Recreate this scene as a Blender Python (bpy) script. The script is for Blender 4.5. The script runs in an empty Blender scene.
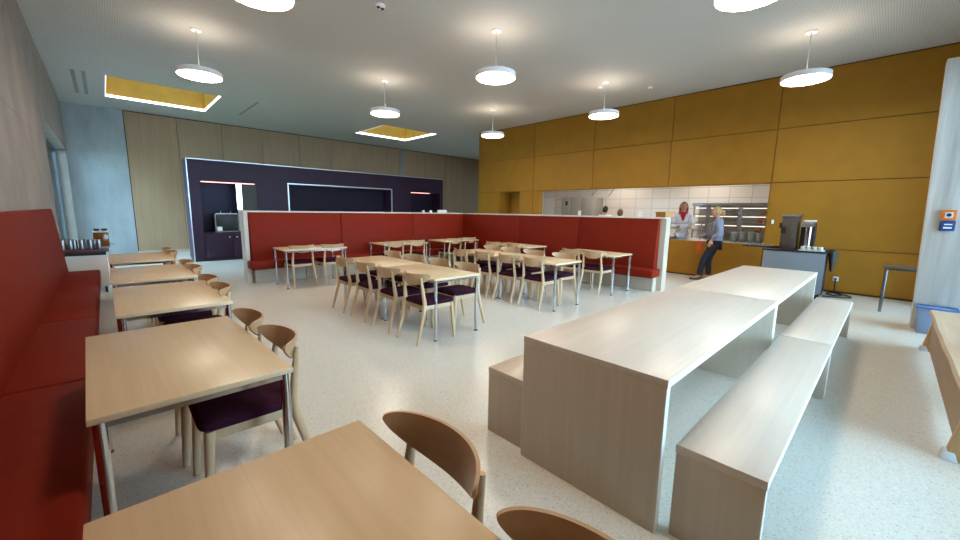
import bpy, bmesh, math, random
from mathutils import Vector, Matrix
random.seed(4)
C = bpy.context.scene.collection
S = bpy.context.scene
PI = math.pi

# ------------------------------------------------------------------ materials
def lin(h):
    c = [int(h[i:i+2], 16)/255 for i in (0, 2, 4)]
    return tuple(v/12.92 if v <= .04045 else ((v+.055)/1.055)**2.4 for v in c) + (1.,)

def new_mat(name):
    m = bpy.data.materials.new(name); m.use_nodes = True
    nt = m.node_tree; b = nt.nodes['Principled BSDF']
    return m, nt, b

def plain(name, h, rough=.5, metal=0., noise=0., scale=20., spec=.5, bump=0.):
    m, nt, b = new_mat(name)
    b.inputs['Roughness'].default_value = rough; b.inputs['Metallic'].default_value = metal
    b.inputs['Specular IOR Level'].default_value = spec
    c = lin(h); b.inputs['Base Color'].default_value = c
    if noise or bump:
        tc = nt.nodes.new('ShaderNodeTexCoord'); n = nt.nodes.new('ShaderNodeTexNoise')
        n.inputs['Scale'].default_value = scale; n.inputs['Detail'].default_value = 4
        nt.links.new(tc.outputs['Object'], n.inputs['Vector'])
        if noise:
            r = nt.nodes.new('ShaderNodeValToRGB')
            r.color_ramp.elements[0].position = .3; r.color_ramp.elements[1].position = .7
            r.color_ramp.elements[0].color = tuple(v*(1-noise) for v in c[:3])+(1,)
            r.color_ramp.elements[1].color = tuple(min(1, v*(1+noise)) for v in c[:3])+(1,)
            nt.links.new(n.outputs['Fac'], r.inputs['Fac']); nt.links.new(r.outputs['Color'], b.inputs['Base Color'])
        if bump:
            bp = nt.nodes.new('ShaderNodeBump'); bp.inputs['Strength'].default_value = bump; bp.inputs['Distance'].default_value = .003
            nt.links.new(n.outputs['Fac'], bp.inputs['Height']); nt.links.new(bp.outputs['Normal'], b.inputs['Normal'])
    return m

def wood(name, h1, h2, axis=0, rough=.4, fine=26., along=1.2, spec=.5, broad=.35):
    """two-tone wood with grain running along the given object axis"""
    m, nt, b = new_mat(name)
    b.inputs['Roughness'].default_value = rough; b.inputs['Specular IOR Level'].default_value = spec
    tc = nt.nodes.new('ShaderNodeTexCoord'); mp = nt.nodes.new('ShaderNodeMapping')
    sc = [fine]*3; sc[axis] = along; mp.inputs['Scale'].default_value = sc
    n = nt.nodes.new('ShaderNodeTexNoise'); n.inputs['Scale'].default_value = 1.; n.inputs['Detail'].default_value = 5; n.inputs['Distortion'].default_value = .6
    n2 = nt.nodes.new('ShaderNodeTexNoise'); n2.inputs['Scale'].default_value = 1.; n2.inputs['Detail'].default_value = 2
    mp2 = nt.nodes.new('ShaderNodeMapping'); sc2 = [4.]*3; sc2[axis] = .7; mp2.inputs['Scale'].default_value = sc2
    nt.links.new(tc.outputs['Object'], mp.inputs['Vector']); nt.links.new(mp.outputs['Vector'], n.inputs['Vector'])
    nt.links.new(tc.outputs['Object'], mp2.inputs['Vector']); nt.links.new(mp2.outputs['Vector'], n2.inputs['Vector'])
    mx = nt.nodes.new('ShaderNodeMath'); mx.operation = 'MULTIPLY_ADD'; mx.inputs[1].default_value = broad
    sb = nt.nodes.new('ShaderNodeMath'); sb.operation = 'MULTIPLY'; sb.inputs[1].default_value = 1-broad
    nt.links.new(n.outputs['Fac'], sb.inputs[0]); nt.links.new(n2.outputs['Fac'], mx.inputs[0]); nt.links.new(sb.outputs[0], mx.inputs[2])
    r = nt.nodes.new('ShaderNodeValToRGB')
    r.color_ramp.elements[0].position = .22; r.color_ramp.elements[1].position = .78
    r.color_ramp.elements[0].color = lin(h1); r.color_ramp.elements[1].color = lin(h2)
    nt.links.new(mx.outputs[0], r.inputs['Fac']); nt.links.new(r.outputs['Color'], b.inputs['Base Color'])
    return m

def concrete(name, h1, h2, joints=None, rough=.75, stretch=(1, 1, .35)):
    m, nt, b = new_mat(name); b.inputs['Roughness'].default_value = rough
    tc = nt.nodes.new('ShaderNodeTexCoord'); mp = nt.nodes.new('ShaderNodeMapping'); mp.inputs['Scale'].default_value = stretch
    n = nt.nodes.new('ShaderNodeTexNoise'); n.inputs['Scale'].default_value = 1.6; n.inputs['Detail'].default_value = 8; n.inputs['Roughness'].default_value = .62
    nt.links.new(tc.outputs['Object'], mp.inputs['Vector']); nt.links.new(mp.outputs['Vector'], n.inputs['Vector'])
    r = nt.nodes.new('ShaderNodeValToRGB'); r.color_ramp.elements[0].position = .3; r.color_ramp.elements[1].position = .72
    r.color_ramp.elements[0].color = lin(h1); r.color_ramp.elements[1].color = lin(h2)
    nt.links.new(n.outputs['Fac'], r.inputs['Fac'])
    n3 = nt.nodes.new('ShaderNodeTexNoise'); n3.inputs['Scale'].default_value = 60; nt.links.new(tc.outputs['Object'], n3.inputs['Vector'])
    bp = nt.nodes.new('ShaderNodeBump'); bp.inputs['Strength'].default_value = .15; bp.inputs['Distance'].default_value = .004
    nt.links.new(n3.outputs['Fac'], bp.inputs['Height']); nt.links.new(bp.outputs['Normal'], b.inputs['Normal'])
    nt.links.new(r.outputs['Color'], b.inputs['Base Color'])
    return m

def emit(name, h, strength):
    m, nt, b = new_mat(name)
    b.inputs['Base Color'].default_value = lin(h); b.inputs['Emission Color'].default_value = lin(h)
    b.inputs['Emission Strength'].default_value = strength
    return m

def glass(name, tint=(1, 1, 1, 1)):
    m = bpy.data.materials.new(name); m.use_nodes = True; nt = m.node_tree; nt.nodes.clear()
    out = nt.nodes.new('ShaderNodeOutputMaterial'); mix = nt.nodes.new('ShaderNodeMixShader')
    fr = nt.nodes.new('ShaderNodeFresnel'); fr.inputs['IOR'].default_value = 1.45
    t = nt.nodes.new('ShaderNodeBsdfTransparent'); t.inputs['Color'].default_value = tint
    g = nt.nodes.new('ShaderNodeBsdfGlossy'); g.inputs['Roughness'].default_value = .02
    nt.links.new(fr.outputs[0], mix.inputs[0]); nt.links.new(t.outputs[0], mix.inputs[1]); nt.links.new(g.outputs[0], mix.inputs[2])
    nt.links.new(mix.outputs[0], out.inputs['Surface'])
    return m

def terrazzo():
    m, nt, b = new_mat('terrazzo')
    tc = nt.nodes.new('ShaderNodeTexCoord')
    v = nt.nodes.new('ShaderNodeTexVoronoi'); v.inputs['Scale'].default_value = 130; nt.links.new(tc.outputs['Object'], v.inputs['Vector'])
    rgb = nt.nodes.new('ShaderNodeSeparateColor'); nt.links.new(v.outputs['Color'], rgb.inputs[0])
    r = nt.nodes.new('ShaderNodeValToRGB'); r.color_ramp.interpolation = 'CONSTANT'
    e = r.color_ramp.elements; e[0].position = 0; e[0].color = lin('c3bdaf'); e[1].position = .06; e[1].color = lin('d2ccbe')
    a = e.new(.22); a.color = lin('d9d3c6'); a = e.new(.85); a.color = lin('e0dace')
    nt.links.new(rgb.outputs[0], r.inputs['Fac'])
    n = nt.nodes.new('ShaderNodeTexNoise'); n.inputs['Scale'].default_value = .8; n.inputs['Detail'].default_value = 3; nt.links.new(tc.outputs['Object'], n.inputs['Vector'])
    mx = nt.nodes.new('ShaderNodeMix'); mx.data_type = 'RGBA'; mx.blend_type = 'MULTIPLY'; mx.inputs[0].default_value = .08
    nt.links.new(r.outputs['Color'], mx.inputs[6]); nt.links.new(n.outputs['Fac'], mx.inputs[7])
    nt.links.new(mx.outputs[2], b.inputs['Base Color'])
    rr = nt.nodes.new('ShaderNodeMapRange'); rr.inputs[3].default_value = .2; rr.inputs[4].default_value = .3
    nt.links.new(n.outputs['Fac'], rr.inputs[0]); nt.links.new(rr.outputs[0], b.inputs['Roughness'])
    return m

def acoustic():
    m, nt, b = new_mat('perforated_ceiling'); b.inputs['Roughness'].default_value = .7
    tc = nt.nodes.new('ShaderNodeTexCoord'); w = nt.nodes.new('ShaderNodeTexWave'); w.bands_direction = 'X'
    w.inputs['Scale'].default_value = 11.; nt.links.new(tc.outputs['Object'], w.inputs['Vector'])
    w2 = nt.nodes.new('ShaderNodeTexWave'); w2.bands_direction = 'Y'; w2.inputs['Scale'].default_value = 11.; nt.links.new(tc.outputs['Object'], w2.inputs['Vector'])
    mu = nt.nodes.new('ShaderNodeMath'); mu.operation = 'MULTIPLY'
    nt.links.new(w.outputs['Fac'], mu.inputs[0]); nt.links.new(w2.outputs['Fac'], mu.inputs[1])
    r = nt.nodes.new('ShaderNodeValToRGB'); r.color_ramp.elements[0].color = lin('cdc9c2'); r.color_ramp.elements[1].color = lin('a29e97')
    nt.links.new(mu.outputs[0], r.inputs['Fac']); nt.links.new(r.outputs['Color'], b.inputs['Base Color'])
    return m

def tiles():
    m, nt, b = new_mat('white_wall_tiles'); b.inputs['Roughness'].default_value = .3
    tc = nt.nodes.new('ShaderNodeTexCoord'); sp = nt.nodes.new('ShaderNodeSeparateXYZ'); cb = nt.nodes.new('ShaderNodeCombineXYZ')
    nt.links.new(tc.outputs['Object'], sp.inputs[0]); nt.links.new(sp.outputs['Y'], cb.inputs['X']); nt.links.new(sp.outputs['Z'], cb.inputs['Y'])
    br = nt.nodes.new('ShaderNodeTexBrick'); br.offset = 0; br.inputs['Scale'].default_value = 1
    br.inputs['Brick Width'].default_value = .6; br.inputs['Row Height'].default_value = .34; br.inputs['Mortar Size'].default_value = .012
    br.inputs['Color1'].default_value = lin('d2cdc5'); br.inputs['Color2'].default_value = lin('cdc8c0'); br.inputs['Mortar'].default_value = lin('b0aba3')
    nt.links.new(cb.outputs[0], br.inputs['Vector']); nt.links.new(br.outputs['Color'], b.inputs['Base Color'])
    return m

M = dict(
    floor=terrazzo(), ceiling=acoustic(), tiles=tiles(),
    conc_left=concrete('grey_concrete', '897f78', 'a1978f', stretch=(1, 1, .9)), conc_back=concrete('cast_concrete', '8f9394', 'b6baba'),
    conc_pillar=concrete('board_marked_concrete', 'a8a49c', 'd8d5cf', stretch=(5, 5, .3)),
    veneer=wood('grey_oak_veneer', '9c7a5c', 'b99775', 2, .55, 30, .5),
    gap=plain('dark_joint', '2a2018', .8), yellow=plain('ochre_panel', '9b6b1b', .6, noise=.06, scale=3, spec=.25),
    yellow_in=plain('ochre_paint', 'c99c36', .6, noise=.08, scale=4), ygap=plain('ochre_joint', '4a3208', .8),
    white=plain('white_paint', 'dddbd6', .6), offwhite=emit('lamp_shell', 'efebec', .06),  # off-white has a faint glow added to lift the lamp shells
    beech=wood('beech_laminate', 'c9a981', 'd8bc97', 0, .32, 40, 1.6), oak=wood('oak', 'b89874', 'cbae8a', 2, .4, 40, 2.),
    ply=wood('bent_plywood', 'ae8a64', 'c29e78', 1, .38, 45, 2.),
    pale=wood('limed_wood_laminate', 'c7b6a5', 'd8c9b9', 0, .33, 30, .8), pale_v=wood('limed_wood_upright', 'b7a793', 'c9b9a5', 2, .4, 30, .8),  # uprights use a darker copy, their shade put into the colour
    pale_edge=plain('pale_edge_band', 'e6e2da', .4),
    plum=plain('plum_fabric', '351325', .9, noise=.15, scale=120, spec=.1), red=plain('red_upholstery', '771d0a', .6, noise=.05, scale=8, spec=.12),
    chrome=plain('chrome', 'c8cace', .12, 1.), steel=plain('brushed_steel', '9c9d9e', .35, 1.), dark_steel=plain('dark_steel', '77787a', .25, 1.), offwhite2=plain('pale_back_panel', 'b9b3aa', .6), satin=plain('satin_grey_steel', '918e88', .5, .2), black=plain('black_plastic', '17161a', .45),
    purple=plain('aubergine_laminate', '2e1b2e', .5, noise=.05, scale=5, spec=.25), purple_in=plain('aubergine_back_panel', '2b2440', .5, spec=.25),
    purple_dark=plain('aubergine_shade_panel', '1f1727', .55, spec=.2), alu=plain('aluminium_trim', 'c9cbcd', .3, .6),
    slot=plain('dark_slot', '97938d', .7), log=wood('live_edge_wood', 'a88c70', 'cdb394', 0, .55, 18, 1.5), bark=wood('waney_edge', '6f5a42', '9a805e', 0, .8, 26, 4),
    log_leg2=wood('bench_front_wood', '8f7152', 'a5866a', 0, .6, 20, 2), log_leg=wood('bench_end_wood', 'a9865c', 'bd9a6e', 2, .6, 20, 2),
    glass=glass('window_glass', (.92, .96, .97, 1)), tinted=glass('tinted_glass', (.36, .33, .3, 1)), opal=glass('opal_skylight', (.62, .57, .56, 1)), clear=glass('clear_guard_glass', (.94, .97, .96, 1)),
    frame=plain('grey_window_frame', '4c4f52', .45, .3), mirror=plain('mirror', 'e6eaec', .04, 1.), smoked=plain('smoked_glass_panel', '403e3a', .55, spec=.25),
    blue_grey=plain('blue_grey_panel', '76818d', .45), bin=plain('blue_plastic', '7a8ba6', .5), bin_rim=plain('bright_blue_plastic', '3f6ba8', .45),
    orange=plain('orange_plastic', 'd9701c', .45), orange2=plain('amber_plastic', 'aa6e10', .45), blue=plain('deep_blue_plastic', '173f78', .4),
    lightgrey=plain('light_grey_marking', 'cfd3d8', .5), paper=plain('white_paper', 'eceef0', .7), brown=plain('brown_tray', '5a2e22', .45),
    amber=plain('amber_juice', '6e3c0c', .15, noise=.15, scale=14), skin=plain('skin', 'c08c74', .55), lip=plain('lips', '8d4a44', .5), eye=plain('eye', '1c1512', .3),
    darkskin=plain('tanned_skin', '8a5a44', .55),
    blond=plain('blond_hair', 'a98a56', .6, noise=.25, scale=60), auburn=plain('brown_hair', '6a4632', .6, noise=.25, scale=60), darkhair=plain('dark_hair', '17110f', .6),
    shirt_blue=plain('pale_blue_cotton', '8a8fa8', .85), grey_cloth=plain('grey_jersey', '6f6a6c', .9), denim=plain('dark_denim', '1b1d29', .85),
    tunic=plain('pale_lilac_tunic', 'd4d3de', .8), scarf=plain('red_scarf', 'a01622', .8), shoe=plain('dark_shoe', '3a2230', .6),
    cookwhite=plain('white_cotton', 'e4e4e4', .8), bread=plain('baked_crust', 'a8643a', .8, noise=.3, scale=30), pot=plain('grey_crockery', '98a0a0', .4),
    cable=plain('black_cable', '1d1b1b', .6), mesh=plain('dark_net_bag', '36332f', .8, noise=.5, scale=60), redcloth=plain('orange_cloth', 'd0551c', .8),
    lamp=emit('lamp_diffuser', 'fff0dc', 30.), lamp_up=emit('lamp_uplight', 'fff0dc', 10.), led=emit('led_line', 'fdfcff', 3.5),
    led_pink=emit('pink_led_line', 'ffb0a8', 2.2), kitchen_lamp=emit('kitchen_light_panel', 'fff3e6', 12.),
    led_shelf=emit('warm_shelf_light', 'fff0da', 1.2), grass=plain('grass_ground', '5d6b45', .9, noise=.2, scale=2), pave=plain('grey_paving', '9a9a98', .85, noise=.1, scale=2),
)

# ------------------------------------------------------------------ mesh helpers
class MB:
    def __init__(s): s.v = []; s.f = []
    def box(s, x0, y0, z0, x1, y1, z1):
        n = len(s.v)
        s.v += [(x0, y0, z0), (x1, y0, z0), (x1, y1, z0), (x0, y1, z0), (x0, y0, z1), (x1, y0, z1), (x1, y1, z1), (x0, y1, z1)]
        s.f += [tuple(n+i for i in q) for q in ((0, 3, 2, 1), (4, 5, 6, 7), (0, 1, 5, 4), (1, 2, 6, 5), (2, 3, 7, 6), (3, 0, 4, 7))]
        return s
    def hexa(s, pts):      # 8 points: bottom ring then top ring
        n = len(s.v); s.v += [tuple(p) for p in pts]
        s.f += [tuple(n+i for i in q) for q in ((0, 3, 2, 1), (4, 5, 6, 7), (0, 1, 5, 4), (1, 2, 6, 5), (2, 3, 7, 6), (3, 0, 4, 7))]
        return s
    def tube(s, pts, rad, n=12, caps=True, squash=1.):
        pts = [Vector(p) for p in pts]
        if not isinstance(rad, (list, tuple)): rad = [rad]*len(pts)
        b = len(s.v)
        t0 = (pts[1]-pts[0]).normalized()
        up = Vector((0, 0, 1)) if abs(t0.z) < .9 else Vector((1, 0, 0))
        a = t0.cross(up).normalized()
        for i, p in enumerate(pts):
            t = (pts[min(i+1, len(pts)-1)]-pts[max(i-1, 0)]).normalized()
            a = (a-t*a.dot(t)).normalized(); c = t.cross(a)
            for k in range(n):
                w = 2*PI*k/n; s.v.append(tuple(p+(a*math.cos(w)+c*math.sin(w)*squash)*rad[i]))
        for i in range(len(pts)-1):
            for k in range(n):
                s.f.append((b+i*n+k, b+i*n+(k+1) % n, b+(i+1)*n+(k+1) % n, b+(i+1)*n+k))
        if caps:
            s.f.append(tuple(b+k for k in reversed(range(n)))); s.f.append(tuple(b+(len(pts)-1)*n+k for k in range(n)))
        return s
    def lathe(s, prof, c=(0, 0, 0), n=24):
        b = len(s.v)
        for r, z in prof:
            for k in range(n):
                w = 2*PI*k/n; s.v.append((c[0]+r*math.cos(w), c[1]+r*math.sin(w), c[2]+z))
        for i in range(len(prof)-1):
            for k in range(n):
                s.f.append((b+i*n+k, b+i*n+(k+1) % n, b+(i+1)*n+(k+1) % n, b+(i+1)*n+k))
        s.f.append(tuple(b+k for k in reversed(range(n)))); s.f.append(tuple(b+(len(prof)-1)*n+k for k in range(n)))
        return s
    def ball(s, c, r, n=14, m=10):
        if not isinstance(r, (tuple, list)): r = (r, r, r)
        b = len(s.v)
        for i in range(m+1):
            th = PI*(i+.0001)/(m+.0002)
            for k in range(n):
                w = 2*PI*k/n
                s.v.append((c[0]+r[0]*math.sin(th)*math.cos(w), c[1]+r[1]*math.sin(th)*math.sin(w), c[2]+r[2]*math.cos(th)))
        for i in range(m):
            for k in range(n):
                s.f.append((b+i*n+k, b+(i+1)*n+k, b+(i+1)*n+(k+1) % n, b+i*n+(k+1) % n))
        return s
    def grid(s, rows):     # closed skin from a list of equal rings
        b = len(s.v); n = len(rows[0])
        for r in rows: s.v += [tuple(p) for p in r]
        for i in range(len(rows)-1):
            for k in range(n):
                s.f.append((b+i*n+k, b+i*n+(k+1) % n, b+(i+1)*n+(k+1) % n, b+(i+1)*n+k))
        s.f.append(tuple(b+k for k in reversed(range(n)))); s.f.append(tuple(b+(len(rows)-1)*n+k for k in range(n)))
        return s
    def mesh(s, name, mat, bevel=0, seg=2, smooth=None, xf=None):
        me = bpy.data.meshes.new(name)
        bm = bmesh.new()
        vs = [bm.verts.new(v) for v in s.v]
        for f in s.f:
            try: bm.faces.new([vs[i] for i in f])
            except ValueError: pass
        bmesh.ops.recalc_face_normals(bm, faces=bm.faces)
        if bevel:
            bmesh.ops.bevel(bm, geom=list(bm.edges), offset=bevel, segments=seg, profile=.5, affect='EDGES', clamp_overlap=True)
        if xf is not None: bmesh.ops.transform(bm, matrix=xf, verts=bm.verts)
        bm.to_mesh(me); bm.free()
        me.materials.append(mat)
        if smooth or bevel:
            me.polygons.foreach_set('use_smooth', [True]*len(me.polygons))
            me.set_sharp_from_angle(angle=math.radians(smooth or 40))
        return me
    def build(s, name, mat, parent=None, bevel=0, seg=2, smooth=None, loc=(0, 0, 0), label=None):
        o = bpy.data.objects.new(name, s.mesh(name, mat, bevel, seg, smooth)); C.objects.link(o); o.location = loc
        if parent: o.parent = parent
        if label: o['label'] = label
        return o

def tag(o, label=None, cat=None, group=None, kind=None):
    for k, v in (('label', label), ('category', cat), ('group', group), ('kind', kind)):
        if v: o[k] = v
    return o
def thing(name, label, cat, loc=(0, 0, 0), rz=0., group=None):
    o = bpy.data.objects.new(name, None); C.objects.link(o); o.location = loc; o.rotation_euler = (0, 0, rz)
    o.empty_display_size = .1
    return tag(o, label, cat, group)
def struct(name, mb, mat, parent=None, **k):
    o = mb.build(name, mat, parent, **k)
    if not parent: o['kind'] = 'structure'
    return o
def dup(root, loc, rz, label, group=None):
    r = root.copy(); C.objects.link(r); r.location = loc; r.rotation_euler = (0, 0, rz); r['label'] = label
    if group: r['group'] = group
    for ch in list(root.children):
        c = ch.copy(); C.objects.link(c); c.parent = r
        for g in list(ch.children):
            d = g.copy(); C.objects.link(d); d.parent = c
    return r
def B(*a): return MB().box(*a)

# ------------------------------------------------------------------ dimensions of the place
XL, XR, YB, YF, ZC = -.64, 10.4, 16.5, -1.0, 4.37
XE, YE = 17., 11.0            # corridor end, free end of the ochre wall
KX, KY0, KY1, KZ = 14.2, .4, 10.9, 2.95   # kitchen behind the ochre wall

# ------------------------------------------------------------------ setting
struct('floor', B(XL-.3, YF-.1, -.12, XE, YB+.2, 0), M['floor'])
# ceiling with two skylight holes
SK = [(.28, 12.5, 2.49, 14.85), (7.18, 12.33, 9.42, 14.5)]
mb = MB(); z0, z1 = ZC, ZC+.12
xs = [XL-.3, .28, 2.49, 7.18, 9.42, XE]
for i in range(5):
    a, b = xs[i], xs[i+1]
    h = [s for s in SK if abs(s[0]-a) < .01]
    if h: mb.box(a, YF-.1, z0, b, h[0][1], z1); mb.box(a, h[0][3], z0, b, YB+.2, z1)
    else: mb.box(a, YF-.1, z0, b, YB+.2, z1)
struct('ceiling', mb, M['ceiling'])
for i, (a, b, c, d) in enumerate(SK):
    nm = ('left skylight', 'right skylight')[i]
    t = MB(); zt = ZC+1.0
    t.box(a-.05, b-.05, ZC+.12, a, d+.05, zt); t.box(c, b-.05, ZC+.12, c+.05, d+.05, zt)
    t.box(a, b-.05, ZC+.12, c, b, zt); t.box(a, d, ZC+.12, c, d+.05, zt)
    # lining through the slab
    t.box(a-.002, b, ZC, a+.004, d, ZC+.13); t.box(c-.004, b, ZC, c+.002, d, ZC+.13)
    t.box(a, b-.002, ZC, c, b+.004, ZC+.13); t.box(a, d-.004, ZC, c, d+.002, ZC+.13)
    w = tag(bpy.data.objects.new('window_%d' % (7+i), None), kind='structure'); C.objects.link(w)
    t.build('skylight_shaft', M['yellow_in'], w)
    B(a-.05, b-.05, zt, c+.05, d+.05, zt+.02).build('pane', M['opal'], w)
    e = MB(); q = .014  # lit white shaft band, its brightness put in as own glow
    for bx in ((a+.004, b+.004, ZC+.001, a+q, d-.004, ZC+.06), (c-q, b+.004, ZC+.001, c-.004, d-.004, ZC+.06),
               (a+q, d-q, ZC+.001, c-q, d-.004, ZC+.06)): e.box(*bx)
    e.build('light_frame', M['led'], w)

# left wall with the window niche at its far end
NY0, NY1, NZ = 10.4, 16.3, 3.03
mb = MB(); mb.box(XL-.28, YF-.1, 0, XL-.008, NY0, ZC); mb.box(XL-.28, NY0, NZ, XL, NY1, ZC); mb.box(XL-.28, NY1, 0, XL, YB+.2, ZC)
for a, b in ((YF-.1, 1.9), (1.906, 4.6), (4.606, 7.34), (7.346, NY0)):      # formwork bays with open joints
    mb.box(XL-.01, a, 0, XL, b, 2.53); mb.box(XL-.01, a, 2.536, XL, b, ZC)
struct('wall_left', mb, M['conc_left'])
w = tag(bpy.data.objects.new('window_1', None), kind='structure'); C.objects.link(w)
f = MB(); x0, x1 = XL-.28, XL-.2
for bx in ((x0, NY0, 0, x1, NY0+.07, NZ), (x0, NY1-.04, 0, x1, NY1, NZ), (x0, NY0+.07, NZ-.07, x1, NY1-.07, NZ), (x0, NY0+.07, 0, x1, NY1-.07, .1), (x0, 13.6, .1, x1, 13.68, NZ-.07)): f.box(*bx)
f.build('window_frame', M['frame'], w)
B(x0+.03, NY0+.07, .1, x0+.04, NY1-.07, NZ-.07).build('pane', M['glass'], w)

# back wall: cast concrete pier, then grey oak panels
mb = MB(); mb.box(XL, YB-.02, 0, .655, YB+.2, 1.55); mb.box(XL, YB-.02, 1.556, .655, YB+.2, 3.05); mb.box(XL, YB-.02, 3.056, .655, YB+.2, ZC)
mb.box(XL, YB, 0, .655, YB+.2, ZC)
struct('wall_back_concrete', mb, M['conc_back'])
mb = MB(); xs = [.67, 1.95, 3.2, 4.46, 5.77, 7.06, 8.36, 9.66, 10.36]
for a, b in zip(xs, xs[1:]): mb.box(a+.006, YB-.03, .05, b-.006, YB, ZC-.03)
a = 10.62
while a < XE-.1:
    mb.box(a+.006, YB+.04, .05, min(a+1.28, XE)-.006, YB+.07, ZC-.03); a += 1.28
struct('wall_back_panels', mb, M['veneer'])
mb = MB(); mb.box(.655, YB, 0, 10.4, YB+.2, ZC); mb.box(10.4, YB+.07, 0, XE, YB+.2, ZC);
struct('wall_back', mb, M['gap'])
struct('trim_back', B(10.37, YB-.02, 0, 10.61, YB+.07, ZC), M['conc_left'])
struct('baseboard_back', B(.66, YB-.045, 0, 10.36, YB-.028, .07), M['pale_v'])
mb = MB()
for bx in ((XE-.1, YE-.2, 0, XE, YE+.4, ZC), (XE-.1, YB-.4, 0, XE, YB+.2, ZC), (XE-.1, YE+.4, 3.4, XE, YB-.4, ZC), (XE-.1, YE+.4, 0, XE, YB-.4, .1)): mb.box(*bx)
struct('wall_corridor_end', mb, M['conc_left'])
w = tag(bpy.data.objects.new('window_9', None), kind='structure'); C.objects.link(w)
f = MB()
for bx in ((XE-.07, YE+.4, .1, XE-.01, YE+.47, 3.4), (XE-.07, YB-.47, .1, XE-.01, YB-.4, 3.4), (XE-.07, 13.7, .1, XE-.01, 13.77, 3.4), (XE-.07, YE+.47, 3.33, XE-.01, 13.7, 3.4), (XE-.07, 13.77, 3.33, XE-.01, YB-.47, 3.4)): f.box(*bx)
f.build('window_frame', M['frame'], w); B(XE-.05, YE+.47, .1, XE-.04, YB-.47, 3.33).build('pane', M['tinted'], w)
struct('wall_corridor_side', B(XR+.3, YE-.2, 0, XE, YE, ZC), M['white'])

# ochre wall (joints are real gaps over a dark backing)
OY0, OY1, OZ0, OZ1 = 1.885, 8.12, .87, 2.2
mb = MB(); g = .007; t = XR+.03
def pan(y0, y1, z0, z1): mb.box(XR, y0+g, z0+g, t, y1-g, z1-g)
ys = [YF, -.8, 1.878, 4.02, 6.18, 8.37, YE]
for a, b in zip(ys, ys[1:]):
    pan(a, b, 3.3, ZC-.02); pan(a, b, 2.2, 3.3)
for a, b in ((YF, -.8), (-.8, OY0)): pan(a, b, .86, 2.2); pan(a, b, .03, .86)
pan(OY1, 8.37, .03, 2.2); pan(8.37, 8.94, .03, 2.2); pan(9.94, YE, .03, 2.2)
pan(OY0, OY1, .03, OZ0)
struct('wall_right', mb, M['yellow'])
mb = MB()
mb.box(XR+.025, YF, 0, XR+.2, OY0, ZC); mb.box(XR+.025, OY0, OZ1, XR+.2, OY1, ZC); mb.box(XR+.025, OY0, 0, XR+.2, OY1, OZ0-.03)
mb.box(XR+.025, OY1, 0, XR+.2, 8.94, ZC); mb.box(XR+.025, 8.94, 2.2, XR+.2, 9.94, ZC); mb.box(XR+.025, 9.94, 0, XR+.2, YE, ZC)
struct('wall_right_core', mb, M['ygap'])
mb = MB(); mb.box(XR+.01, 8.945, 0, XR+.62, 8.96, 2.2); mb.box(XR+.01, 9.92, 0, XR+.62, 9.935, 2.2); mb.box(XR+.01, 8.945, 2.18, XR+.62, 9.935, 2.195); mb.box(XR+.6, 8.96, 0, XR+.62, 9.92, 2.18)
struct('trim_niche', mb, M['yellow'])
struct('trim_wall_end', B(XR+.0, YE-.005, 0, XR+.3, YE+.02, ZC), M['yellow'])
mb = MB(); mb.box(XR+.005, OY0-.0, OZ0, XR+.2, OY0+.012, OZ1); mb.box(XR+.005, OY1-.012, OZ0, XR+.2, OY1, OZ1); mb.box(XR+.005, OY0, OZ1-.012, XR+.2, OY1, OZ1)
struct('trim_hatch', mb, M['yellow'])

# kitchen shell
struct('wall_kitchen_back', B(KX, KY0, 0, KX+.1, KY1, KZ), M['tiles'])
mb = MB(); mb.box(XR+.2, KY0-.1, 0, KX+.1, KY0, KZ); mb.box(XR+.2, KY1-.02, 0, KX+.1, KY1+.08, KZ)
struct('wall_kitchen_sides', mb, M['white'])
struct('ceiling_kitchen', B(XR+.2, KY0-.1, KZ, KX+.1, KY1+.08, KZ+.1), M['white'])
struct('door_1', B(KX-.02, 10.2, 0, KX+.0, 10.85, 2.1), M['white'])

# facade behind and to the right of the camera: tall glazing between mullions
mb = MB(); mb.box(XL-.3, YF-.2, 0, XE, YF, .08); mb.box(XL-.3, YF-.2, 3.55, XE, YF, ZC)
for a, b in ((XL-.3, 1.75), (4.9, 5.1), (7.85, 8.2), (9.9, XE)): mb.box(a, YF-.2, .08, b, YF, 3.55)
struct('wall_front', mb, M['conc_pillar'])
for n, (a, b, k) in enumerate(((1.75, 4.9, 2), (5.1, 7.85, 2), (8.2, 9.9, 1))):
    w = tag(bpy.data.objects.new('window_%d' % (2+n), None), kind='structure'); C.objects.link(w)
    f = MB(); y0, y1 = YF-.16, YF-.08
    f.box(a, y0, .08, b, y1, .15); f.box(a, y0, 3.48, b, y1, 3.55)
    for i in range(k+1):
        c = a+(b-a-.07)*i/k; f.box(c, y0, .15, c+.07, y1, 3.48)
    f.build('window_frame', M['frame'], w)
    B(a+.07, YF-.125, .15, b-.07, YF-.115, 3.48).build('pane', M['glass'], w)
# leaning concrete fin beside the facade
mb = MB(); x0, x1 = 7.9, 8.15
mb.hexa([(x0, YF, 0), (x1, YF, 0), (x1, -.346, 0), (x0, -.346, 0), (x0, YF, 3.5), (x1, YF, 3.5), (x1, -.243, 3.5), (x0, -.243, 3.5)])
struct('pillar', mb, M['conc_pillar'], bevel=.008)
struct('ground', B(-30, -40, -.4, 40, YF-.2, -.13), M['pave'])
struct('ground_side', B(-40, YF-.2, -.4, XL-.3, 40, -.13), M['grass'])

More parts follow.
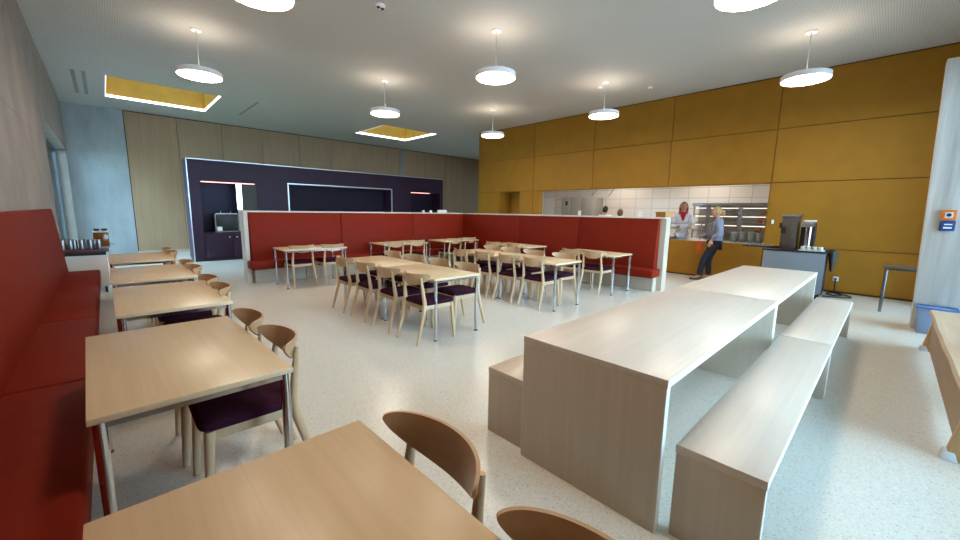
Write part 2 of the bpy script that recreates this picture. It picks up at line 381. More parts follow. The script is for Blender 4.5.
# ceiling slots and small fittings
for i, (a, b, c, d) in enumerate(((-.27, 12.5, -.2, 14.9), (-.1, 12.5, -.03, 14.9), (3.3, 12.4, 3.36, 14.5))):
    o = B(a, b, ZC-.006, c, d, ZC).build('air_slot', M['slot'])
    tag(o, ('outer narrow air slot in the ceiling along the left concrete wall', 'inner narrow air slot in the ceiling, between its twin and the left skylight', 'single narrow air slot in the ceiling right of the left skylight')[i], 'air slot')
for x, y, l in ((3.1, 5.37, 'round twin-lens ceiling sensor at the top middle, nearest the camera'), (8.52, 5.0, 'small white ceiling detector close beside a hanging lamp near the ochre wall'), (9.3, 4.18, 'small white ceiling detector nearest the ochre wall')):
    t = thing('ceiling_sensor', l, 'sensor', (x, y, ZC))
    r = .07 if x < 4 else .05
    MB().lathe([(r*.7, -.035), (r*.95, -.03), (r, 0)]).build('sensor_body', M['offwhite'], t, smooth=40)  # no lamp, but the body carries the shells' added glow
    if x < 4:
        for s in (-1, 1): MB().lathe([(.018, -.05), (.024, -.045), (.024, -.03)], (s*.032, 0, 0), 14).build('lens', M['black'], t, smooth=40)
    else: MB().lathe([(.012, -.042), (.02, -.036), (.02, -.03)], n=14).build('sensor_eye', M['slot'], t, smooth=40)

# ------------------------------------------------------------------ pendant lamps
LR = .325
def lamp(label):
    t = thing('pendant_lamp', label, 'lamp', group='round pendant lamps')
    MB().lathe([(.075, -.03), (.08, -.025), (.08, 0)], n=28).build('ceiling_rose', M['offwhite'], t, smooth=40)
    MB().tube([(0, 0, -.03), (0, 0, -.64)], .009, 8).build('rod', M['alu'], t, smooth=60)
    MB().lathe([(LR-.012, -.725), (LR, -.718), (LR, -.65), (LR-.015, -.64), (.235, -.638)], n=48).build('shade', M['offwhite'], t, smooth=40)
    MB().lathe([(LR-.06, -.735), (LR-.014, -.728), (LR-.014, -.72)], n=48).build('diffuser', M['lamp'], t, smooth=60)
    MB().lathe([(.215, -.637), (.215, -.633)], n=32).build('uplight', M['lamp_up'], t)
    return t
LL = {(0, 1): 'round pendant lamp cut by the top edge of the photo, left of centre', (0, 2): 'round pendant lamp beside the left skylight, nearest the left wall',
      (1, 0): 'round pendant lamp cut by the top edge of the photo, right of centre', (1, 1): 'round pendant lamp at the top centre over the middle tables', (1, 2): 'round pendant lamp beside the right skylight, over the back bench wing',
      (2, 0): 'round pendant lamp in front of the ochre wall, nearest the concrete pillar', (2, 1): 'round pendant lamp before the ochre wall, between the other two along it', (0, 0): 'round pendant lamp over the table nearest the camera, above the top edge of the photo',
      (2, 2): 'smallest, farthest round pendant lamp near the free end of the ochre wall'}
first = None
for i, x in enumerate((1.35, 4.81, 8.28)):
    for j, y in enumerate((1.22, 4.73, 8.22)):
        if (i, j) not in LL: continue
        if first is None: first = lamp(LL[i, j]); first.location = (x, y, ZC)
        else: dup(first, (x, y, ZC), 0, LL[i, j])

# ------------------------------------------------------------------ dining chair
def catmull(P, n=6):
    P = [Vector(p) for p in P]; out = []
    for i in range(len(P)-1):
        p0, p1, p2, p3 = P[max(i-1, 0)], P[i], P[i+1], P[min(i+2, len(P)-1)]
        for k in range(n):
            t = k/n
            out.append(.5*((2*p1)+(p2-p0)*t+(2*p0-5*p1+4*p2-p3)*t*t+(3*p1-p0-3*p2+p3)*t**3))
    return out+[P[-1]]
def lerp_r(R, n=6):
    out = []
    for a, b in zip(R, R[1:]): out += [a+(b-a)*k/n for k in range(n)]
    return out+[R[-1]]
def make_chair():      # faces +X, origin on the floor under the seat
    t = thing('dining_chair', 'x', 'chair')
    # seat cushion: slightly domed, wider at the front
    rows = []; nn = 32
    def ring(s, z):
        r = []
        for k in range(nn):
            w = 2*PI*k/nn; c, q = math.cos(w), math.sin(w); e = .28
            x = .225*math.copysign(abs(c)**e, c)*s; y = .218*math.copysign(abs(q)**e, q)*s*(1+.04*c)
            r.append((x+.005, y, z))
        return r
    for s, z in ((.95, .437), (1., .445), (1., .465), (.975, .478), (.9, .485), (.6, .488), (.15, .488)): rows.append(ring(s, z))
    MB().grid(rows).build('seat', M['plum'], t, smooth=60)
    mb = MB(); mb.box(.17, -.19, .385, .195, .19, .437); mb.box(-.2, -.175, .385, -.175, .175, .437); mb.box(-.19, -.2, .385, .185, -.178, .437); mb.box(-.19, .178, .385, .185, .2, .437)
    mb.build('seat_frame', M['oak'], t, bevel=.004)
    for s in (-1, 1):
        MB().tube(catmull([(.218, s*.212, 0), (.202, s*.203, .22), (.188, s*.194, .437)]), lerp_r([.015, .021, .0245]), 12).build('leg', M['oak'], t, smooth=60)
        MB().tube(catmull([(-.31, s*.208, 0), (-.25, s*.2, .22), (-.2, s*.192, .42), (-.207, s*.186, .54), (-.222, s*.18, .66), (-.236, s*.177, .757)]), lerp_r([.0145, .021, .0255, .0215, .0175, .013]), 12).build('leg', M['oak'], t, smooth=60)
    # bent plywood back: straight crown, bellied lower edge, round tips
    N, PH, RB = 34, math.radians(54), .302; rows = []
    for i in range(N+1):
        u = math.sin(PI/2*(-1+2*i/N))*.9995
        e = math.sqrt(max(0., 1-u**6)); top = .03*e+.012*u*u-.004; bot = -.026*e-.088*max(0, 1-abs(u)**2.1)+.01*u*u
        ring_ = []
        m = 8; th = .006
        def P(v, side):
            ph = PH*u; r_ = RB-side*th
            return (-.272-.2*v+RB-r_*math.cos(ph), r_*math.sin(ph), .772+v)
        for k in range(m+1): ring_.append(P(bot+(top-bot)*k/m, 1))
        for k in range(m+1): ring_.append(P(top+(bot-top)*k/m, -1))
        rows.append(ring_)
    MB().grid(rows).build('backrest', M['ply'], t, smooth=50)
    return t
proto = make_chair(); used = [False]
def chair(x, y, rz, label, group):
    rz += random.uniform(-.035, .035)
    if not used[0]:
        used[0] = True; proto.location = (x, y, 0); proto.rotation_euler = (0, 0, rz); tag(proto, label, 'chair', group)
    else: dup(proto, (x, y, 0), rz, label, group)

# ------------------------------------------------------------------ dining tables
TZ = .735
def make_table(l, w=.7):   # long side along local X, origin at centre on the floor
    t = thing('dining_table', 'x', 'table')
    B(-l/2, -w/2, TZ-.026, l/2, w/2, TZ).build('tabletop', M['beech'], t, bevel=.003)
    mb = MB(); a, b = l/2-.032, w/2-.032
    mb.box(-a, -b-.014, TZ-.054, a, -b+.014, TZ-.026); mb.box(-a, b-.014, TZ-.054, a, b+.014, TZ-.026)
    mb.box(-a-.014, -b, TZ-.054, -a+.014, b, TZ-.026); mb.box(a-.014, -b, TZ-.054, a+.014, b, TZ-.026)
    mb.build('table_frame', M['chrome'], t)
    for sx in (-1, 1):
        for sy in (-1, 1):
            lg = MB().tube([(sx*a, sy*b, .012), (sx*a, sy*b, TZ-.026)], .0215, 16).build('leg', M['chrome'], t, smooth=60)
            MB().tube([(sx*a, sy*b, 0), (sx*a, sy*b, .013)], .0235, 16).build('foot_cap', M['black'], lg, smooth=60)
    return t
T125, T120 = make_table(1.27, .715), make_table(1.2)
tu = {}
def table(src, x, y, rz, label, group):
    if src.name not in tu:
        tu[src.name] = 1; src.location = (x, y, 0); src.rotation_euler = (0, 0, rz); tag(src, label, 'table', group)
    else: dup(src, (x, y, 0), rz, label, group)

G = 'dining tables along the red wall bench'
LT = [(.25, .63, 0, 'beech dining table nearest the camera, cut by the bottom edge'),
      (.222, 2.55, .025, 'beech dining table along the wall bench, second from the camera'),
      (.342, 4.31, 0, 'beech dining table along the wall bench, third from the camera'),
      (.332, 5.94, 0, 'beech dining table along the wall bench, second from the far end'),
      (.33, 7.86, 0, 'farthest beech dining table along the wall bench, before the juice trolley')]
for x, y, r, l in LT: table(T125, x, y, PI/2+r, l, G)
nm = ['table nearest the camera', 'second table from the camera on the wall bench', 'third table from the camera on the wall bench', 'second table from the far end of the wall bench', 'farthest table on the wall bench']
cs = [((.455, .325), (.483, .91)), ((.455, 2.33), (.43, 2.88)), ((.5, 4.16), (.5, 4.74)), ((.51, 5.72), (.51, 6.3)), ((.5, 7.8), (.5, 8.4))]
for n, (a, b) in zip(nm, cs):
    chair(a[0], a[1], PI, 'nearer oak chair at the '+n, 'oak chairs facing the wall bench')
    chair(b[0], b[1], PI, 'farther oak chair at the '+n, 'oak chairs facing the wall bench')

G = 'dining tables in the middle of the hall'
table(T120, 2.965, 4.06, PI/2, 'near half of the long middle table row closest to the wall bench', G)
table(T120, 2.965, 5.275, PI/2, 'far half of the long middle table row closest to the wall bench', G)
table(T120, 5.165, 3.98, PI/2, 'near half of the middle table row closest to the ochre wall', G)
table(T120, 5.165, 5.195, PI/2, 'far half of the middle table row closest to the ochre wall', G)
od = ['nearest the camera', 'second from the near end', 'third from the near end', 'farthest of its row']
GC = 'oak chairs round the middle table rows'
for y, o_ in zip((3.69, 4.29, 4.91, 5.53), od): chair(2.695, y, 0, 'oak chair on the left side of the left middle row, '+o_, GC)
for y, o_ in zip((3.88, 4.5, 5.15, 5.78), od): chair(3.3, y, PI, 'oak chair on the right side of the left middle row, '+o_, GC)
for y, o_ in zip((3.78, 4.34, 4.92, 5.5), od): chair(4.97, y, 0, 'oak chair on the left side of the right middle row, '+o_, GC)
for y, o_ in zip((3.84, 4.5, 5.08, 5.6), od): chair(5.52, y, PI, 'oak chair on the right side of the right middle row, '+o_, GC)

G = 'dining tables along the red partition benches'
PT = [(2.92, 7.97, 0, 'beech table with white paper at the left end of the back bench wing'), (5.02, 8.06, 0, 'beech table at the middle of the back bench wing'), (6.72, 8.06, 0, 'beech table near the inner corner of the red bench partition')]
for x, y, r, l in PT: table(T120, x, y, r, l, G)
table(T120, 6.95, 3.98, PI/2, 'beech table at the near end of the right bench wing', G)
table(T120, 6.93, 6.0, PI/2, 'beech table at the middle of the right bench wing', G)
GC = 'oak chairs facing the red partition benches'
for x, y, l in ((2.69, 7.98, 'left oak chair at the table with white paper'), (3.27, 7.92, 'right oak chair at the table with white paper'), (4.72, 7.92, 'left oak chair at the middle table of the back bench wing'), (5.32, 7.93, 'right oak chair at the middle table of the back bench wing'),
                (6.5, 7.96, 'left oak chair at the table in the bench corner'), (7.06, 7.98, 'right oak chair at the table in the bench corner')):
    chair(x, y-.0, PI/2, l, GC)
for x, y, l in ((6.74, 3.79, 'nearer oak chair at the near table of the right bench wing'), (6.76, 4.27, 'farther oak chair at the near table of the right bench wing'), (6.72, 5.76, 'nearer oak chair at the middle table of the right bench wing'), (6.72, 6.4, 'farther oak chair at the middle table of the right bench wing')):
    chair(x, y, 0, l, GC)
for n, (x, y, r) in enumerate(((2.9, 7.76, .1), (3.13, 7.8, -.12))):
    o = B(-.105, -.074, 0, .105, .074, .003).build('paper_sheet', M['paper'], loc=(x, y, TZ)); o.rotation_euler = (0, 0, r)
    tag(o, ('left', 'right')[n]+' white paper sheet on the table at the left end of the back bench', 'paper')

# ------------------------------------------------------------------ red bench on the left wall
t = thing('wall_bench', 'long red upholstered bench with tall back against the left concrete wall', 'bench')
ys = [-.95, 1.42, 3.27, 5.1, 7.0, 8.88]
for a, b in zip(ys, ys[1:]):
    B(-.575, a+.003, .3, -.145, b-.003, .457).build('seat_cushion', M['red'], t, bevel=.022, seg=3)
mb = MB(); a, b = ys[0], ys[-1]
mb.hexa([(XL+.005, a, .44), (-.50, a, .44), (-.50, b, .44), (XL+.005, b, .44), (XL+.005, a, 1.435), (-.585, a, 1.435), (-.585, b, 1.435), (XL+.005, b, 1.435)])
mb.build('backrest', M['red'], t, bevel=.02, seg=3)
B(XL+.005, ys[0], 0, -.27, ys[-1]-.02, .3).build('plinth', M['red'], t)

# ------------------------------------------------------------------ L-shaped bench partition
PZ = 1.44
SD = .45
def wing(label, P, seams, L, loc, rz):
    """local: runs along +X from 0 to L, seating side is -Y, rear face at y=.2"""
    t = thing('bench_partition', label, 'bench', loc, rz, 'red bench partition wings')
    B(0, 0, 0, L, .2, PZ-.03).build('panel', M['pale_v'], t)
    B(0, -.09, PZ-.03, L, .2, PZ).build('top_cap', M['pale'], t, bevel=.003)
    if P: B(0, -.09, 0, .07, 0, PZ-.03).build('end_post', M['pale_v'], t)
    for a, b in zip(seams, seams[1:]):
        mb = MB().hexa([(a+.004, -.17, .42), (b-.004, -.17, .42), (b-.004, 0, .42), (a+.004, 0, .42), (a+.004, -.085, PZ-.032), (b-.004, -.085, PZ-.032), (b-.004, 0, PZ-.032), (a+.004, 0, PZ-.032)])
        mb.build('back_cushion', M['red'], t, bevel=.014, seg=3)
        B((a if a > .1 else -.0)+.004, -SD, .3, (b if b < L-.15 or P else L)-.004, -.1, .457).build('seat_cushion', M['red'], t, bevel=.022, seg=3)
    B(seams[0]+.04, -.16, 0, seams[-1], 0, .3).build('plinth', M['pale_v'], t)
    return t
wing('back wing of the red bench partition, in front of the aubergine cabinet', True, [.08, 1.96, 3.93, 5.75], 5.98, (1.95, 8.84, 0), 0)
# right wing: local +X runs along world +Y, seating side (-Y local) must face world -X -> mirror by running from far to near
wing('right wing of the red bench partition, with its pale end facing the white table', False, [.0, 2.26, 3.99, 5.74], 5.84, (7.73, 8.8, 0), -PI/2)

for k, (px, sz, l, nmn) in enumerate(((6.35, (.035, .035, .05), 'left small white cup on the top edge of the back bench wing', 'cup'), (6.6, (.045, .04, .045), 'right small white cup on the top edge of the back bench wing', 'cup'), (7.0, (.14, .07, .085), 'low white napkin box on the top edge of the back bench wing', 'napkin box'))):
    if nmn == 'cup':
        MBo = MB().lathe([(.024, 0), (.034, .01), (.038, .06), (.034, .06), (.03, .015)], n=20)
        tag(MBo.build('cup', M['white'], smooth=50, loc=(px, 8.93, PZ)), l, 'cup')
    else:
        t = thing('napkin_box', l, 'napkin box', (px, 8.93, PZ))
        B(-.13, -.06, 0, .13, .06, .075).build('box_body', M['white'], t, bevel=.01); B(-.09, -.03, .075, .09, .03, .08).build('box_lid', M['lightgrey'], t)

# amber crate on the end of the right wing
t = thing('storage_crate', 'amber plastic crate on top of the pale bench partition end', 'crate', (7.84, 3.045, PZ), .9)
mb = MB(); mb.box(-.17, -.085, 0, .17, .085, .012)
for bx in ((-.17, -.085, .012, -.155, .085, .1), (.155, -.085, .012, .17, .085, .1), (-.155, .07, .012, .155, .085, .1), (-.155, -.085, .012, -.045, -.07, .1), (.045, -.085, .012, .155, -.07, .1), (-.045, -.085, .012, .045, -.07, .05), (-.045, -.085, .08, .045, -.07, .1)): mb.box(*bx)
mb.build('crate_body', M['orange2'], t)
B(-.185, -.1, .085, .185, .1, .1).build('crate_rim', M['orange2'], t, bevel=.004)
B(-.05, -.088, .03, .05, -.072, .085).build('hand_hole', M['black'], t)

# ------------------------------------------------------------------ white communal tables and benches
def slab_table(name, label, cat, x0, x1, y0, y1, z, th, group):
    t = thing(name, label, cat, ((x0+x1)/2, (y0+y1)/2, 0), 0, group); a, b = (x1-x0)/2, (y1-y0)/2
    B(-a, -b, z-th, a, b, z).build('tabletop' if cat == 'table' else 'seat', M['pale'], t, bevel=.002)
    for s in (-1, 1):
        x = s*(a-.02); B(x-.02, -b+.004, 0, x+.02, b-.004, z-th).build('side_panel', M['pale_v'], t, bevel=.002)
    e = .0015
    mb = MB(); mb.box(-a+.001, -b-e, z-th+.001, a-.001, -b+.001, z-.001); mb.box(-a+.001, b-.001, z-th+.001, a-.001, b+e, z-.001)
    for s in (-1, 1):
        x = s*(a-.02); mb.box(x-.019, -b+.0015, .002, x+.019, -b+.0045, z-th); mb.box(x-.019, b-.0045, .002, x+.019, b-.0015, z-th)
    mb.build('edge_band', M['pale_edge'], t)
    return t
G = 'long pale communal tables'
slab_table('communal_table', 'long pale panel-ended table nearest the camera, between two low benches', 'table', 1.74, 4.14, .6, 1.43, .77, .04, G)
slab_table('communal_table', 'farther pale panel-ended table, its far end at the blue-grey coffee cart', 'table', 4.158, 6.76, .6, 1.43, .77, .04, G)
G = 'low pale panel benches'
slab_table('low_bench', 'near low pale bench on the window side of the long white table', 'bench', 1.8, 4.215, .215, .56, .457, .04, G)
slab_table('low_bench', 'far low pale bench on the window side of the long white table', 'bench', 4.238, 6.64, .215, .56, .457, .04, G)
slab_table('low_bench', 'low pale bench on the chair side of the long white table, near end showing', 'bench', 1.79, 4.2, 1.435, 1.77, .457, .04, G)

# ------------------------------------------------------------------ aubergine serving cabinet at the back
t = thing('serving_cabinet', 'long tall aubergine cabinet with recessed serving niches before the oak back wall', 'cabinet', (0, 13, 0))
X0, X1, D, HZ = 1.66, 10.24, .75, 2.77
N1, N2, N3 = (1.92, 3.31, .8, 2.19), (4.18, 7.8, .95, 2.24), (8.66, 10.08, .9, 2.2)
mb = MB(); cuts = [X0, N1[0], N1[1], N2[0], N2[1], N3[0], N3[1], X1]
for i in range(0, 7, 2): mb.box(cuts[i], 0, .08, cuts[i+1], D, HZ)
for n_ in (N1, N2, N3):
    mb.box(n_[0], 0, n_[3], n_[1], D, HZ)
    mb.box(n_[0], .55, n_[2], n_[1], D, n_[3]); mb.box(n_[0], .03, .08, n_[1], D, n_[2])
mb.build('carcass', M['purple'], t)
B(X0+.02, .05, 0, X1-.02, D, .08).build('plinth', M['black'], t)
mb = MB(); w_ = .03
mb.box(X0-.006, -.006, .0, X0+.014, .02, HZ+.006); mb.box(X0-.006, -.006, HZ-.016, X1, .02, HZ+.006); mb.build('edge_trim', M['alu'], t)
B(N1[0]+.001, .54, N1[2], N1[1]-.001, .552, N1[3]).build('niche_back', M['purple_in'], t)
B(N2[0]+.001, .54, N2[2], N2[1]-.001, .552, N2[3]).build('niche_back', M['purple_dark'], t)
B(N3[0]+.001, .54, N3[2], N3[1]-.001, .552, N3[3]).build('niche_back', M['purple_dark'], t)
for n_ in (N1, N2, N3): B(n_[0]+.001, -.01, n_[2]-.035, n_[1]-.001, .54, n_[2]).build('countertop', M['black'], t)
mb = MB(); a, b, c, d = N2; r = .028
for bx in ((a-r, -.016, c, a+.005, .02, d+r), (b-.005, -.016, c, b+r, .02, d+r), (a, -.016, d-.005, b, .02, d+r)): mb.box(*bx)
mb.build('niche_trim', M['alu'], t)
B(N1[0]+.03, .02, N1[3]-.022, N1[1]-.06, .05, N1[3]-.001).build('light_strip', M['led_pink'], t)
B(N3[0]+.03, .3, N3[3]-.022, N3[1]-.3, .33, N3[3]-.001).build('light_strip', M['led_pink'], t)
B(2.78, .045, N1[2]+.02, 2.905, .06, N1[3]-.02).build('mirror_strip', M['mirror'], t)
B(2.905, .045, N1[2]+.02, N1[1], .06, N1[3]-.02).build('smoked_panel', M['smoked'], t)
for i, (a, b) in enumerate(((1.93, 2.6), (2.62, 3.3), (4.19, 5.08), (5.1, 5.98), (6.0, 6.88), (6.9, 7.79), (8.67, 9.36), (9.38, 10.07))):
    d = B(a, .008, .09, b, .03, .755 if a < 4 else .85).build('cabinet_door', M['purple'], t, bevel=.002)
    hx = b-.08 if i % 2 == 0 else a+.08
    MB().lathe([(.012, 0), (.018, .01), (.018, .022)], n=14).build('knob', M['alu'], d, smooth=40)
    d.children[0].location = (hx, .008, .66); d.children[0].rotation_euler = (PI/2, 0, 0)
t2 = thing('drink_dispenser', 'dark chrome-edged drink dispenser in the left niche of the aubergine cabinet', 'dispenser', (2.5, 13.22, .8))
B(-.27, -.12, .03, .27, .14, .5).build('dispenser_body', M['black'], t2, bevel=.01)
mb = MB()
for bx in ((-.29, -.13, 0, -.265, -.1, .53), (.265, -.13, 0, .29, -.1, .53), (-.29, -.13, .505, .29, -.1, .53), (-.29, -.13, 0, .29, -.1, .03)): mb.box(*bx)
mb.build('chrome_edge', M['chrome'], t2)
for x in (-.12, .12):
    MB().tube([(x, 0, .5), (x, 0, .56), (x, -.06, .58)], .016, 10).build('tap', M['chrome'], t2, smooth=60)
B(-.25, -.137, .04, -.13, -.131, .15).build('label_plate', M['paper'], t2)
B(-.33, -.2, 0, -.29, .14, .012).build('drip_tray', M['steel'], t2)

# ------------------------------------------------------------------ juice trolley at the far end of the wall bench
t = thing('service_trolley', 'white service trolley with brown top at the far end of the wall bench', 'trolley', (-.3, 9.55, 0))
TZ2 = .755
B(-.3, -.28, .12, .255, .3, TZ2-.1).build('trolley_body', M['white'], t, bevel=.005)
B(-.31, -.32, TZ2-.04, .29, .33, TZ2).build('trolley_top', M['brown'], t, bevel=.004)
B(-.3, -.26, TZ2-.1, .25, .28, TZ2-.04).build('trolley_drawer', M['black'], t)
for x in (-.24, .2):
    for y in (-.22, .24):
        MB().tube([(x-.015, y, .05), (x+.015, y, .05)], .05, 14).build('caster', M['black'], t, smooth=50)
        B(x-.02, y-.02, .08, x+.02, y+.02, .125).build('caster_fork', M['steel'], t)
cup0 = None
oc = ['first', 'second', 'third', 'fourth', 'fifth']
for row, xs in enumerate(((-.555, -.51, -.465, -.42), (-.335, -.283, -.231, -.179, -.127))):
    x0, x1 = min(xs)-.045, max(xs)+.045
    if row == 0: x0 = XL+.02
    o = B(x0, 9.3, TZ2, x1, 9.5, TZ2+.008).build('serving_tray', M['black'], bevel=.003)
    tag(o, ('shorter', 'longer')[row]+' dark tray carrying a row of steel cups on the brown trolley top', 'tray')
    for k, x in enumerate(xs):
        l = 'upturned steel cup, %s from the wall in the %s row on the trolley' % (oc[k], ('shorter', 'longer')[row])
        if cup0 is None:
            cup0 = MB().lathe([(.036, 0), (.037, .004), (.033, .14), (.029, .155), (.016, .16)], n=20).build('steel_cup', M['steel'], smooth=50); c = cup0
        else: c = cup0.copy(); C.objects.link(c)
        c.location = (x, 9.36+.07*(k % 2), TZ2+.008)
        tag(c, l, 'cup', 'steel cups on the trolley')
t = thing('juice_dispenser', 'glass dispenser of amber juice with steel lids on the brown trolley top', 'dispenser', (-.09, 9.68, TZ2))
B(-.1, -.09, .02, .1, .09, .27).build('juice_tank', M['amber'], t, bevel=.015)
B(-.11, -.1, 0, .11, .1, .02).build('dispenser_base', M['steel'], t)
B(-.105, -.095, .27, .105, .095, .295).build('tank_lid', M['lightgrey'], t, bevel=.006)
for x in (-.05, .05): MB().lathe([(.03, .295), (.032, .31), (.04, .315), (.04, .335)], (x, 0, 0), 16).build('lid_knob', M['black'], t, smooth=50)
MB().tube([(.1, 0, .07), (.15, 0, .07), (.16, 0, .045)], .014, 10).build('tap', M['steel'], t, smooth=60)

# ------------------------------------------------------------------ kitchen: counter, cabinets, display, lights
t = thing('serving_counter', 'steel serving counter behind the ochre hatch front', 'counter', (XR, 0, 0))
B(.032, OY0+.013, OZ0-.03, .75, OY1-.013, OZ0).build('countertop', M['steel'], t, bevel=.004)
B(.21, OY0+.02, 0, .7, OY1-.02, OZ0-.03).build('counter_body', M['steel'], t)
t = thing('sneeze_guard', 'glass guard on thin steel posts standing on the serving counter', 'glass guard', (XR+.3, 0, OZ0))
for y in (3.25, 4.1): MB().tube([(0, y, 0), (0, y, .4)], .014, 10).build('guard_post', M['steel'], t, smooth=60)
B(-.006, 3.2, .13, .006, 4.15, .45).build('guard_pane', M['clear'], t)
B(-.16, 3.2, .4, .16, 4.15, .41).build('guard_shelf', M['clear'], t)
MB().tube([(-.16, 3.2, .405), (-.16, 4.15, .405)], .01, 8).build('guard_rail', M['steel'], t, smooth=60)

t = thing('steel_cabinet', 'tall three-door steel refrigerator against the white kitchen tiles', 'cabinet', (13.45, 7.9, 0))
B(0, 0, .12, .72, 1.42, 2.1).build('cabinet_body', M['satin'], t, bevel=.006)
for i in range(3):
    d = B(-.03, .01+i*.473, .16, 0, .465+i*.473, 2.06).build('cabinet_door', M['satin'], t, bevel=.006)
    MB().tube([(-.05, .06+i*.473, .9), (-.05, .06+i*.473, 1.4)], .012, 8).build('handle', M['black'], d, smooth=60)
B(-.036, 1.12, 1.78, -.028, 1.22, 1.95).build('control_display', M['black'], t)
for x in (.08, .67):
    for y in (.08, 1.34): MB().tube([(x, y, 0), (x, y, .13)], .025, 10).build('leg', M['black'], t, smooth=60)

t = thing('display_shelf', 'steel glass-shelved food display behind the hatch, full of lit shelves', 'shelf', (12, 2.12, 0))
L = 1.78
B(0, 0, 0, .5, L, .78).build('display_base', M['steel'], t, bevel=.005)
B(-.02, -.02, 1.74, .52, L+.02, 1.82).build('display_top', M['steel'], t, bevel=.005)
for y in (.02, .64, 1.4, L-.02):
    w_ = .05 if .1 < y < 1.7 else .015
    B(.02, y-w_, .78, .06, y+w_, 1.74).build('upright', M['steel'], t)
for z in (1.06, 1.3, 1.52):
    s = B(.0, .03, z-.012, .46, L-.03, z).build('shelf_plate', M['clear'], t); B(-.012, .03, z-.02, 0, L-.03, z+.012).build('shelf_rail', M['steel'], s)
    B(.06, .06, z+.15, .09, L-.06, z+.17).build('shelf_light', M['led_shelf'], s)
B(.48, 0, .78, .5, L, 1.74).build('display_back', M['offwhite2'], t)
for k, (y, z) in enumerate(((2.2, 1.3), (2.36, 1.3), (2.2, 1.06), (2.36, 1.06), (2.28, 1.52))):
    o = MB().ball((0, 0, .055), (.1, .075, .055)).build('bread_loaf', M['bread'], smooth=60, loc=(12.2, y, z))
    tag(o, ('brown loaf nearest the hatch edge on the middle display shelf', 'brown loaf farther in on the middle display shelf', 'brown loaf nearest the hatch edge on the lowest display shelf', 'brown loaf farther in on the lowest display shelf', 'single brown loaf on the top display shelf')[k], 'bread', 'loaves in the food display')
for k in range(4):
    o = MB().lathe([(.05, 0), (.072, .02), (.075, .23), (.068, .23), (.062, .03)], n=20).build('grey_pot', M['pot'], smooth=50, loc=(10.98, 2.08+k*.17, OZ0))
    tag(o, 'grey round pot on the serving counter, %s from the hatch right edge' % oc[k], 'pot', 'grey pots on the serving counter')
for k, (y, l) in enumerate(((7.0, 'white menu card holder on the counter before the steel refrigerator'), (5.03, 'white menu card holder on the counter beyond the partition end'))):
    t = thing('card_holder', l, 'card holder', (10.95, y, OZ0), 0)
    MB().hexa([(0, -.09, 0), (.02, -.09, 0), (.02, .0, 0), (0, .0, 0), (.03, -.14, .7), (.05, -.14, .7), (.05, -.03, .7), (.03, -.03, .7)]).build('card', M['paper'], t)
    B(-.05, -.1, 0, .08, .03, .015).build('holder_base', M['steel'], t)
o = B(0, 0, 0, .3, .28, .02).build('serving_tray', M['lightgrey'], bevel=.004, loc=(10.75, 3.25, OZ0)); tag(o, 'pale tray on the serving counter beside the server', 'tray')
o = B(0, 0, 0, .24, .24, .06).build('food_pan', M['steel'], bevel=.01, loc=(10.75, 3.9, OZ0)); tag(o, 'small steel food pan on the counter in front of the server', 'food pan')
o = MB().hexa([(-.01, -.05, 0), (.012, -.05, 0), (.012, .06, 0), (-.01, .06, 0), (-.008, -.06, .29), (.01, -.06, .29), (.01, .06, .3), (-.008, .06, .3)]).build('hanging_cloth', M['redcloth'], bevel=.004, loc=(XR-.014, 3.15, .57)); tag(o, 'orange cloth hanging on the ochre counter front by the woman', 'cloth')
for k, y in enumerate((7.62, 7.02)):
    t = thing('hanging_hook', ('left', 'right')[k]+' steel hook rod hanging inside the hatch above the refrigerator', 'hook', (11.6, y-.9, 0))
    MB().tube([(0, 0, KZ), (0, 0, 2.25), (-.1, .12, 2.02)], .014, 8).build('rod', M['steel'], t, smooth=60)
    MB().tube([(0, 0, 2.25), (0, 0, 2.35)], .03, 10).build('sleeve', M['black'], t, smooth=60)
for x, y, l in ((11.7, 2.6, 'nearest the display'), (11.7, 5.6, 'in the middle over the counter side'), (11.7, 8.6, 'farthest over the counter side'), (13.2, 4.1, 'near the tiled wall, right'), (13.2, 7.0, 'near the tiled wall, left')):
    t = thing('ceiling_light', 'square kitchen ceiling light panel '+l, 'light', (x, y, KZ), 0, 'kitchen ceiling lights')
    B(-.42, -.42, -.03, .42, .42, 0).build('light_frame', M['white'], t); B(-.4, -.4, -.034, .4, .4, -.03).build('diffuser', M['kitchen_lamp'], t)

# ------------------------------------------------------------------ coffee cart in front of the ochre wall
t = thing('coffee_cart', 'blue-grey fronted cart standing before the ochre wall at the table end', 'cart', (9.25, .74, 0))
B(0, 0, .1, .02, .92, .84).build('front_panel', M['blue_grey'], t, bevel=.003)
B(.02, .01, .1, .62, .91, .84).build('cart_body', M['black'], t)
B(-.01, -.01, .84, .65, .93, .87).build('cart_top', M['black'], t, bevel=.003)
for x in (.06, .56):
    for y in (.07, .85): MB().tube([(x-.015, y, .05), (x+.015, y, .05)], .05, 14).build('caster', M['black'], t, smooth=50); B(x-.02, y-.02, .08, x+.02, y+.02, .11).build('caster_fork', M['steel'], t)
t = thing('coffee_machine', 'tall dark drinks machine on the blue-grey cart', 'machine', (9.66, 1.33, .87))
B(-.2, -.11, 0, .2, .13, .62).build('machine_body', plain('dark_brown_plastic', '4a4038', .4), t, bevel=.008)
B(-.22, -.13, .62, .22, .15, .66).build('machine_cap', M['steel'], t, bevel=.006)
B(-.215, .06, .3, -.2, .13, .42).build('tap_block', M['black'], t); B(-.24, .13, .4, -.1, .16, .5).build('side_bracket', M['black'], t)
t = thing('milk_dispenser', 'chrome and black dispenser tower with white top beside the dark drinks machine', 'dispenser', (9.66, 1.07, .87))
B(-.08, -.1, 0, .14, .11, .5).build('tower_body', M['black'], t, bevel=.006)
